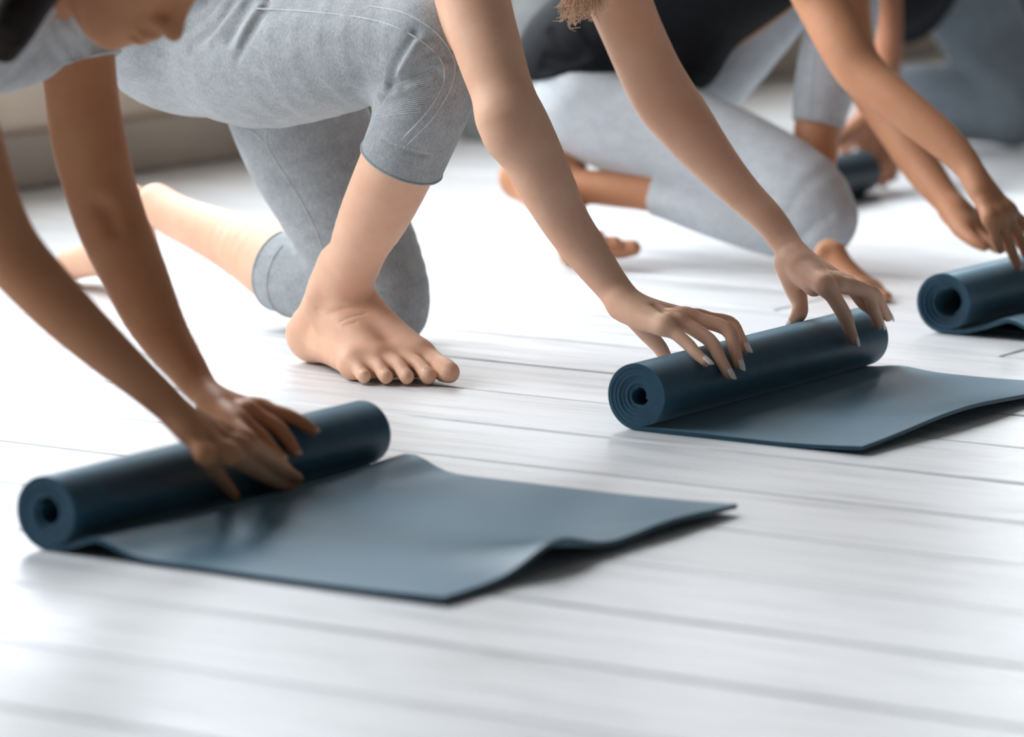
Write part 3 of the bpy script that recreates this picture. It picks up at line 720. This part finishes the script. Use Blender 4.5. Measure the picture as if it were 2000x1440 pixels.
    for i in range(160):
        x = 1092+r.random()*100; e = pd(x, 50-abs(x-1112)*0.40-r.random()**0.8*44+8, 4.86+r.random()*0.06)
        a = lk+V3(0.018*r.uniform(-1, 1), 0.018*r.uniform(-1, 1), 0.03+0.02*r.random()); mid = a*0.45+e*0.55+V3(r.uniform(-1, 1)*0.006, r.uniform(-1, 1)*0.006, 0.004)
        st.append([a, mid, e*0.93+mid*0.07+V3(r.uniform(-1, 1)*0.004, 0, 0), e+V3(r.uniform(-1, 1)*0.014, 0, r.uniform(-.006, .010))])
    h2 = cords('hair_lock', st, (0.0010, 0.00025), M['blond'], root, 5); h2['label'] = 'loose strawberry blond strands'; h2['kind'] = 'stuff'
person_centre()
def finger_chain(key, m, pip, dip, tp, r, fb=None):
    """knuckle (P, r), middle joints and tip in picture coordinates; the tip rests on the roll"""
    t = rollhit(tp[0], tp[1], key, r[2]*0.92) if key else pd(tp[0], tp[1], fb); da = depth(m[0]); db = depth(t)
    return [(m[0], r[0]*1.08), (pd(pip[0], pip[1], da+(db-da)*0.45), r[0]), (pd(dip[0], dip[1], da+(db-da)*0.8), r[1]), (t, r[2])]
def add_nails(root, F, key, mat='nail', n=0.0125):
    for f in F:
        d = nrm(f[-1][0]-f[-2][0]); U0, _, _, R = MATS[key]; dorsal = f[-1][0]-V3(U0, f[-1][0][1], R)
        child(link('fingernail', nail_mesh('fingernail', f[-1][0]-d*0.0035, d, dorsal, f[-1][1]*0.78, n, f[-1][1]*0.9), M[mat]), root)

# ------------------------------------------------------------------ person at the left: pale grey t-shirt, leaning over the nearest mat
def person_left():
    root = empty('person', (-2.70, 3.25, 0.0))
    tag(root, 'leaning person in a pale grey t-shirt, both hands on the mat nearest the camera', 'person')
    s = SDF()
    s.add(T((-135, 40, 82, 3.995), (-100, 180, 78, 3.985), (-70, 270, 74, 3.98), (-40, 368, 71, 3.975), (-8, 446, 67, 3.972), (28, 502, 63, 3.97), (78, 558, 60, 3.968), (130, 612, 56, 3.965), (205, 682, 48, 3.96), (280, 748, 39, 3.955), (333, 796, 34, 3.955), (368, 836, 28, 3.945)), 0.02)
    s.add(T((148, 0, 80, 4.295), (152, 100, 73, 4.29), (160, 190, 72, 4.288), (174, 280, 73, 4.285), (192, 352, 71, 4.282), (210, 412, 70, 4.278), (232, 470, 68, 4.27), (264, 540, 64, 4.255), (293, 607, 58, 4.24), (326, 665, 49, 4.225), (362, 715, 40, 4.205), (394, 760, 32, 4.185), (428, 790, 25, 4.155)), 0.02)
    px = 3.96/F_PX
    W = (pd(338, 804, 3.955), 35*px)
    mc = [(pd(403, 892, 3.925), 13*px), (pd(450, 890, 3.945), 14*px), (pd(474, 876, 3.972), 14*px), (pd(482, 862, 3.998), 14*px)]
    F = [finger_chain('m1', mc[0], (429, 932), (445, 954), (456, 968), (0.0068, 0.0062, 0.0056)),
         finger_chain('m1', mc[1], (512, 925), (548, 945), (574, 954), (0.0078, 0.0068, 0.0060)),
         finger_chain('m1', mc[2], (532, 908), (562, 924), (580, 934), (0.0078, 0.0068, 0.0060)),
         finger_chain('m1', mc[3], (528, 893), (550, 908), (560, 916), (0.0074, 0.0065, 0.0057))]
    palm_and_fingers(s, W, mc, F, [(pd(352, 818, 3.985), 20*px), (pd(390, 842, 4.02), 18*px), (pd(425, 862, 4.035), 14*px), (pd(446, 872, 4.03), 11*px)])
    px = 4.16/F_PX
    W2 = (pd(402, 774, 4.18), 32*px)
    mc2 = [(pd(466, 822, 4.115), 16*px), (pd(486, 806, 4.140), 16*px), (pd(503, 800, 4.165), 15*px), (pd(514, 799, 4.188), 14*px)]
    F2 = [finger_chain('m1', mc2[0], (508, 852), (534, 882), (548, 894), (0.0076, 0.0066, 0.0058)),
          finger_chain('m1', mc2[1], (536, 832), (562, 860), (576, 882), (0.0078, 0.0068, 0.0060)),
          finger_chain('m1', mc2[2], (558, 812), (590, 826), (611, 841), (0.0072, 0.0064, 0.0056)),
          finger_chain('m1', mc2[3], (552, 807), (576, 816), (592, 824), (0.0064, 0.0058, 0.0050))]
    palm_and_fingers(s, W2, mc2, F2, [(pd(412, 795, 4.16), 18*px), (pd(442, 816, 4.12), 15*px), (pd(470, 838, 4.09), 13*px), (pd(490, 852, 4.075), 10*px)])
    add_nails(root, F+F2[:3], 'm1', 'toenail', 0.010)
    # face looking down, neck, trunk and the folded legs outside the frame
    fwd, up = V3(0.56, 0, -0.83), V3(0.83, 0, 0.56); sc = 0.93
    chin = pd(219, 55, 4.12); hc = chin-sc*(0.060*fwd-0.094*up)
    head(s, hc, fwd, up, sc)
    ch = pd(-40, -40, 4.15); hip = ch+V3(-0.36, 0.02, 0.04)
    s.add(Tube([(hc-0.03*fwd-0.05*up, 0.052), (hc*0.5+ch*0.5+V3(0, 0, 0.03), 0.050), (ch+V3(0.03, 0, 0.03), 0.075)]), 0.03)
    shR, shL = pd(-135, 30, 3.995), pd(146, -20, 4.295)
    s.add(Tube([(shR, 0.040), (shR*0.5+ch*0.5+V3(-0.01, 0, 0.02), 0.06), (ch+V3(0, 0, 0.01), 0.075), (shL*0.5+ch*0.5+V3(-0.01, 0, 0.02), 0.06), (shL, 0.038)]), 0.03)
    trunk = Tube([(ch, 0.088), (ch*0.5+hip*0.5+V3(0, 0, 0.015), 0.094), (hip, 0.105)], squash=((0, 1, 0), 1.35))
    s.add(trunk, 0.03)
    kn = V3(hip[0]+0.10, hip[1]-0.02, 0.062)
    legs = []
    for m in (-1, 1):
        off = V3(0, 0.11*m, 0); legs.append(Tube([(hip+off*0.7, 0.10), (hip*0.5+kn*0.5+off, 0.085), (kn+off, 0.058)])); s.add(legs[-1], 0.03)
        s.add(Tube([(kn+off, 0.056), (kn+off+V3(-0.18, 0, 0), 0.055), (kn+off+V3(-0.40, 0, 0), 0.034)]), 0.02)
        foot(s, kn+off+V3(-0.41, 0, 0.02), (-0.9, 0, -0.25), (0.1, 0, -1), m < 0, 0.9)
    for c in ([(196, 402), (215, 420), (222, 446)],): s.crease(c, 2.5, 0.02)
    b = child(link('body', s.mesh('body', 0.0030), M['skinA']), root); b['label'] = 'tan-brown skin of face, arms and hands'
    sh = SDF()
    hem = pd(150, 128, 4.29); hn = nrm(RT*0.27-UP*0.96)
    sh.add(trunk.grow(0.010), 0.03)
    sh.add(T((100, -70, 110, 4.27), (135, 0, 96, 4.288), (150, 70, 84, 4.29), (158, 150, 80, 4.29), clips=((hem, hn),)), 0.03)
    hem2 = pd(-100, 170, 3.985); hn2 = nrm(RT*0.2-UP)
    sh.add(T((-160, -30, 110, 4.01), (-130, 60, 95, 3.995), (-100, 160, 90, 3.985), (-90, 220, 90, 3.985), clips=((hem2, hn2),)), 0.03)
    sh.add(Tube([(shR, 0.048), (shR*0.5+ch*0.5+V3(-0.01, 0, 0.02), 0.07), (ch+V3(-0.01, 0, 0.01), 0.084), (shL*0.5+ch*0.5+V3(-0.01, 0, 0.02), 0.07), (shL, 0.046)]), 0.03)
    sh.add(T((-40, 110, 62, 4.12), (15, 108, 50, 4.14), (60, 96, 42, 4.18)), 0.05)             # slack cloth hanging under the chest
    for c in ([(92, 70), (100, 95), (118, 122)], [(110, 40), (130, 80), (160, 110)], [(128, 28), (160, 60), (190, 84)], [(10, 165), (40, 140), (70, 108)]): sh.crease(c, 5, 0.012)
    t = child(link('t_shirt', sh.mesh('t_shirt', 0.0038), M['shirt']), root); t['label'] = 'pale grey cotton t-shirt with short sleeves'
    cords('hem', [ring_on(sh, hem-hn*0.002, hn, 0.07)], 0.0015, M['shirt'], t)
    lgs = SDF(); lgs.add(Tube([(hip, 0.112), (hip*0.75+ch*0.25, 0.104)], squash=((0, 1, 0), 1.35)), 0.02)
    for l in legs: lgs.add(l.grow(0.005), 0.03)
    child(link('leggings', lgs.mesh('leggings', 0.007), M['heather']), root)
    hr = SDF(); hr.add(Ell(hc-0.016*fwd+0.034*up, np.array((0.082, 0.098, 0.092))*sc, [np.cross(fwd, up), fwd, up]).grow(0.0, ((hc+0.052*fwd+0.05*up, nrm(fwd-0.5*up)),)), 0.0)
    hr.add(T((230, -180, 90, 4.10), (130, -110, 75, 3.99), (58, -25, 60, 3.93), (24, 42, 52, 3.92), (10, 94, 30, 3.93)), 0.03)  # hanging lock put in to fill the dark opening of the neckline
    hh = child(link('hair', hr.mesh('hair', 0.004), M['darkhair']), root); hh['label'] = 'dark brown hair, its hanging lock filling the dark neck opening'
person_left()

# ------------------------------------------------------------------ person at the right: black top, pale grey leggings, one knee down
def person_right():
    root = empty('person', (-2.85, 5.05, 0.0))
    tag(root, 'kneeling person in black top and pale grey leggings, reaching for the rightmost mat', 'person')
    s = SDF(); lg = SDF()
    thR = TV((1150, 200, 108, 5.02), (1220, 235, 108, 5.03), (1320, 266, 102, 5.04), (1450, 318, 96, 5.05), (1560, 380, 90, 5.05), (1606, 425, 71, 5.05))
    cR = pv(1280, 382, 5.01); aR = nrm(cR-pv(1400, 412, 5.02))
    shR = TV((1604, 434, 68, 5.05), (1520, 448, 55, 5.04), (1400, 416, 50, 5.02), (1285, 378, 44, 5.01), (1220, 365, 42, 5.0), clips=((cR, aR),))
    thL = TV((1330, 170, 108, 5.2), (1430, 90, 88, 5.2), (1545, -35, 76, 5.19), (1610, -95, 72, 5.185))
    cL = pv(1598, 243, 5.14); aL = nrm(cL-pv(1616, 150, 5.155))
    shL = TV((1615, -95, 72, 5.18), (1640, -10, 76, 5.175), (1640, 60, 71, 5.17), (1622, 130, 66, 5.16), (1607, 190, 58, 5.15), (1599, 240, 52, 5.14), (1596, 290, 50, 5.13), clips=((cL, aL),))
    pel = Ell(pv(1200, 130, 5.12), (0.115, 0.155, 0.110), [(1, 0, 0.3), (0, 1, 0), (-0.3, 0, 1)])
    lg.add(pel, 0.03); lg.add(thR, 0.02); lg.add(thL, 0.015); lg.add(shL, 0.02)
    lg.attach([shR], 0.004)
    s.add(pel.grow(-0.006), 0.02)
    for p in (thR, thL): s.add(p.grow(-0.005), 0.015)
    s.add(TV((1596, 434, 50, 5.05), (1520, 446, 44, 5.04), (1400, 413, 40, 5.02), (1280, 379, 37, 5.01), (1200, 370, 35, 5.0), (1135, 364, 33, 4.995)), 0.01)
    s.add(TV((1640, 30, 62, 5.17), (1610, 180, 52, 5.15), (1598, 250, 47, 5.14), (1592, 320, 42, 5.12), (1600, 390, 36, 5.09), (1622, 462, 33, 5.05)), 0.02)
    hl = pv(962, 344, 4.985); tl = pv(1118, 520, 4.90); an = pv(1135, 364, 4.995)
    foot(s, hl, tl-hl, an-(hl*0.6+tl*0.4), True, 0.98, curl=1.2)
    hb = pz(1575, 522, 0.03); hb[2] = 0; tp = pz(1752, 573, 0.012); tp[2] = 0
    foot(s, hb, tp-hb, (0, 0, 1), False, np.linalg.norm(tp-hb)/0.25)
    # arms and hands
    s.add(T((1545, -150, 62, 5.54), (1582, -50, 56, 5.51), (1610, 10, 53, 5.50), (1650, 90, 50, 5.47), (1690, 150, 47, 5.45), (1760, 207, 41, 5.41), (1840, 272, 36, 5.37), (1890, 325, 28, 5.34), (1914, 372, 22, 5.315)), 0.02)
    px = 5.3/F_PX; W = (pd(1896, 336, 5.335), 29*px)
    mc = [(pd(1934, 428, 5.285), 13*px), (pd(1950, 424, 5.295), 14*px), (pd(1963, 418, 5.31), 14*px), (pd(1971, 412, 5.325), 13*px)]
    F = [finger_chain(None, mc[0], (1944, 462), (1950, 478), (1954, 488), (0.0066, 0.0060, 0.0054), 5.31),
         finger_chain('m3', mc[1], (1967, 464), (1979, 498), (1988, 520), (0.0074, 0.0066, 0.0058)),
         finger_chain('m3', mc[2], (1990, 462), (2004, 494), (2014, 515), (0.0076, 0.0066, 0.0058)),
         finger_chain('m3', mc[3], (2010, 448), (2026, 480), (2032, 505), (0.0072, 0.0064, 0.0056))]
    palm_and_fingers(s, W, mc, F, [(pd(1900, 352, 5.36), 17*px), (pd(1918, 390, 5.385), 15*px), (pd(1936, 425, 5.39), 12*px), (pd(1948, 450, 5.38), 9*px)])
    s.add(T((1640, -110, 52, 5.82), (1652, 30, 48, 5.78), (1672, 120, 44, 5.76), (1712, 195, 40, 5.74), (1758, 262, 39, 5.71), (1800, 327, 37, 5.68), (1843, 384, 30, 5.64), (1870, 416, 25, 5.61)), 0.02)
    px = 5.6/F_PX; W2 = (pd(1850, 394, 5.635), 32*px)
    mc2 = [(pd(1893, 446, 5.575), 17*px), (pd(1903, 440, 5.60), 16*px), (pd(1910, 434, 5.62), 15*px), (pd(1916, 430, 5.64), 13*px)]
    F2 = [finger_chain(None, mc2[0], (1920, 466), (1936, 479), (1947, 487), (0.0076, 0.0066, 0.0058), 5.53),
          finger_chain(None, mc2[1], (1932, 458), (1952, 474), (1966, 486), (0.0076, 0.0066, 0.0058), 5.55),
          finger_chain(None, mc2[2], (1940, 450), (1962, 466), (1978, 482), (0.0074, 0.0064, 0.0056), 5.57),
          finger_chain(None, mc2[3], (1944, 442), (1964, 456), (1978, 470), (0.0066, 0.0058, 0.0052), 5.60)]
    palm_and_fingers(s, W2, mc2, F2, [(pd(1858, 412, 5.61), 20*px), (pd(1876, 446, 5.57), 17*px), (pd(1902, 470, 5.54), 13*px), (pd(1922, 482, 5.53), 10*px)])
    add_nails(root, F[1:2], 'm3', 'toenail', 0.010)
    # trunk, head
    tk = [(pv(1185, 95, 5.10), 0.094), (pv(1260, 20, 5.12), 0.112), (pv(1400, -80, 5.13), 0.115), (pv(1510, -150, 5.13), 0.108)]
    trunk = Tube(tk, squash=((0, 1, 0), 1.25)); s.add(trunk.grow(-0.012), 0.03)
    shRp, shLp = pd(1545, -150, 5.54), pd(1640, -110, 5.82); ch = tk[-1][0]
    s.add(Tube([(shRp, 0.042), (ch*0.6+shRp*0.4+V3(0, 0, 0.02), 0.07), (ch*0.6+shLp*0.4+V3(0, 0, 0.02), 0.07), (shLp, 0.04)]), 0.03)
    hc = ch+V3(0.26, 0.0, 0.09); s.add(Tube([(ch+V3(0.05, 0, 0.03), 0.06), (ch*0.5+hc*0.5+V3(0, 0, 0.02), 0.05), (hc, 0.05)]), 0.03)
    fwd, up = V3(0.75, 0, -0.66), V3(0.66, 0, 0.75); head(s, hc, fwd, up, 0.96)
    b = child(link('body', s.mesh('body', 0.0038), M['skinC']), root); b['label'] = 'tanned skin of arms, calves and feet'
    for c in ([(1560, 470), (1590, 440), (1620, 425)],): lg.crease(c, 4, 0.012)
    l = child(link('leggings', lg.mesh('leggings', 0.0042), M['heather_pale']), root); l['label'] = 'pale grey leggings ending below the knee'
    cords('hem', [ring_on(lg, cL-aL*0.002, aL, 0.06)], 0.0014, M['heather_pale'], l)
    cords('seam', [list(lg.trace(smooth_path([(1604, 60), (1590, 130), (1584, 200), (1580, 236)])))], 0.0012, M['seam'], l)
    bt = SDF(); hem = pv(1140, 150, 5.05)
    bt.add(trunk.grow(-0.004, clips=((hem, nrm(-UP+RT*0.10)),)), 0.03)
    bt.add(pel.grow(0.010, ((hem, nrm(-UP+RT*0.10)),)), 0.01)
    bt.add(TV((1158, 196, 116, 5.02), (1225, 232, 116, 5.03), (1290, 252, 112, 5.035), clips=((hem, nrm(-UP+RT*0.10)),)), 0.01)
    bt.add(TV((1230, 60, 95, 5.06), (1310, 92, 82, 5.08), (1345, 118, 62, 5.10)), 0.04)
    bt.add(TV((1128, 100, 66, 5.06), (1150, 128, 68, 5.04), clips=((hem, nrm(-UP+RT*0.10)),)), 0.05)
    bt.add(Tube([(ch*0.5+shRp*0.5+V3(0, 0, 0.02), 0.075), (ch*0.5+shLp*0.5+V3(0, 0, 0.02), 0.075)]), 0.03)
    for c in ([(1060, 132), (1100, 138), (1150, 132), (1200, 122)], [(1066, 112), (1100, 120), (1140, 112)], [(1076, 60), (1100, 90), (1130, 104)], [(1130, 40), (1160, 80), (1200, 100)]): bt.crease(c, 5, 0.012)
    child(link('tank_top', bt.mesh('tank_top', 0.0042), M['black']), root)['label'] = 'loose black top'
    hr = SDF(); hr.add(Ell(hc-0.016*fwd+0.034*up, (0.080, 0.096, 0.090), [np.cross(fwd, up), fwd, up]), 0.02); hr.cuts.append((hc+0.05*fwd+0.05*up, nrm(fwd-0.5*up)))
    child(link('hair', hr.mesh('hair', 0.006), M['darkhair']), root)
person_right()

# ------------------------------------------------------------------ two more people far behind, out of focus
def person_far_right():
    root = empty('person', (-3.25, 6.6, 0.0))
    tag(root, 'blurred person in a black top and blue-grey leggings kneeling at the upper right corner', 'person')
    s = SDF(); lg = SDF()
    th = TV((1880, -110, 92, 6.70), (1897, 0, 94, 6.70), (1930, 80, 86, 6.70), (1962, 150, 80, 6.69), (1982, 215, 70, 6.68))
    sh = TV((1982, 222, 62, 6.68), (1900, 208, 70, 6.66), (1820, 196, 70, 6.64), (1745, 190, 60, 6.62))
    th2 = TV((1900, -110, 85, 6.95), (2010, -30, 90, 6.9), (2080, 90, 80, 6.85), (2100, 200, 70, 6.82))
    for p in (th, th2): lg.add(p, 0.02); s.add(p.grow(-0.006), 0.02)
    lg.add(sh, 0.015); s.add(sh.grow(-0.008), 0.015)
    pe = Ell(pv(1880, -130, 6.80), (0.12, 0.15, 0.12)); lg.add(pe, 0.03); s.add(pe.grow(-0.006), 0.03)
    tk = [(pv(1860, -150, 6.78), 0.115), (pv(1770, -110, 6.55), 0.115), (pv(1735, -60, 6.40), 0.105)]
    s.add(Tube([(p, r-0.012) for p, r in tk]), 0.03)
    bt = SDF(); bt.add(Tube(tk), 0.03); bt.add(TV((1790, 0, 62, 6.5), (1782, 36, 42, 6.47), (1772, 62, 22, 6.45)), 0.05)
    # arm down to the hand on the roll's end
    s.add(TV((1705, -160, 50, 6.30), (1716, -40, 44, 6.22), (1722, 60, 40, 6.15), (1722, 130, 38, 6.08), (1708, 200, 32, 6.01), (1700, 222, 30, 5.99)), 0.02)
    px = 6.7/F_PX; d0 = depth(pv(1700, 225, 5.985)); W = (pv(1700, 228, 5.985), 30*px)
    mc = [(pd(1668, 262, d0-0.05), 15*px), (pd(1690, 280, d0-0.03), 16*px), (pd(1712, 288, d0-0.01), 16*px), (pd(1732, 284, d0+0.01), 15*px)]
    F = [[(mc[i][0], 15*px), (pd(x1, y1, d0-0.02), 14*px), (pd(x2, y2, d0+0.0), 12*px), (pd(x3, y3, d0+0.02), 11*px)] for i, (x1, y1, x2, y2, x3, y3) in enumerate(
        ((1652, 286, 1650, 302, 1656, 312), (1702, 322, 1702, 344, 1700, 356), (1726, 326, 1728, 346, 1724, 358), (1744, 308, 1746, 330, 1742, 346)))]
    palm_and_fingers(s, W, mc, F, [(pd(1684, 240, d0-0.03), 20*px), (pd(1650, 262, d0-0.06), 17*px), (pd(1632, 280, d0-0.08), 13*px)])
    hc = tk[-1][0]+V3(0.05, -0.22, 0.10); s.add(Tube([(tk[-1][0], 0.06), (hc, 0.05)]), 0.03); head(s, hc, (0.3, -0.7, -0.6), (0.2, -0.6, 0.75), 0.96)
    s.add(Tube([(pv(1705, -160, 6.30), 0.05), (tk[-1][0], 0.08)]), 0.03)
    child(link('body', s.mesh('body', 0.006), M['skinD']), root)
    child(link('leggings', lg.mesh('leggings', 0.006), M['heather_blue']), root)
    child(link('tank_top', bt.mesh('tank_top', 0.006), M['black']), root)
    hr = SDF(); hr.add(Ell(hc+V3(0, 0.02, 0.035), (0.085, 0.09, 0.085)), 0.02); child(link('hair', hr.mesh('hair', 0.008), M['darkhair']), root)
person_far_right()
def person_far_middle():
    root = empty('person', (-3.9, 6.4, 0.0))
    tag(root, 'blurred grey-clothed person kneeling far back, half hidden behind the black top', 'person')
    s = SDF(); lg = SDF()
    th = TV((1085, -110, 72, 6.32), (1070, -20, 66, 6.32), (1040, 70, 60, 6.30), (990, 170, 58, 6.29), (945, 246, 48, 6.28))
    sh = TV((945, 252, 42, 6.28), (1000, 240, 42, 6.43), (1060, 225, 36, 6.60))
    lg.add(th, 0.02); lg.add(sh, 0.015); s.add(th.grow(-0.006), 0.02); s.add(TV((945, 252, 36, 6.28), (1000, 240, 36, 6.43), (1060, 226, 32, 6.60), (1090, 220, 26, 6.68)), 0.01)
    pe = pv(1100, -120, 6.32)+V3(0.08, 0, 0); tk = [(pe, 0.13), (pe+V3(0.04, -0.02, 0.17), 0.12), (pe+V3(0.08, -0.04, 0.34), 0.115)]
    s.add(Tube([(p, r-0.012) for p, r in tk]), 0.03); sh_ = SDF(); sh_.add(Tube(tk), 0.03)
    for m in (-1, 1): s.add(Tube([(tk[-1][0]+V3(0, 0.15*m, 0), 0.042), (tk[-1][0]+V3(0.06, 0.17*m, -0.24), 0.036), (tk[-1][0]+V3(0.10, 0.12*m, -0.42), 0.028)]), 0.02); s.add(Tube([(tk[-1][0]+V3(0, 0.15*m, 0), 0.045), (tk[-1][0], 0.09)]), 0.02)
    l2 = Tube([(pe+V3(0, 0.1, 0), 0.09), (pe+V3(0.04, 0.14, -0.16), 0.07), (V3(pe[0]+0.02, pe[1]+0.14, 0.06), 0.055)]); lg.add(l2, 0.02); s.add(l2.grow(-0.006), 0.02)
    hc = tk[-1][0]+V3(0.15, 0, 0.19); s.add(Tube([(tk[-1][0], 0.06), (hc, 0.05)]), 0.03); head(s, hc, (0.8, 0, -0.6), (0.6, 0, 0.8), 0.96)
    child(link('body', s.mesh('body', 0.0065), M['skinD']), root)
    child(link('leggings', lg.mesh('leggings', 0.0065), M['heather']), root)
    child(link('t_shirt', sh_.mesh('t_shirt', 0.0065), M['heather_pale']), root)
    hr = SDF(); hr.add(Ell(hc+V3(-0.01, 0, 0.035), (0.09, 0.085, 0.085)), 0.02); hr.cuts.append((hc+V3(0.05, 0, 0), (1, 0, -0.6))); child(link('hair', hr.mesh('hair', 0.008), M['darkhair']), root)
person_far_middle()
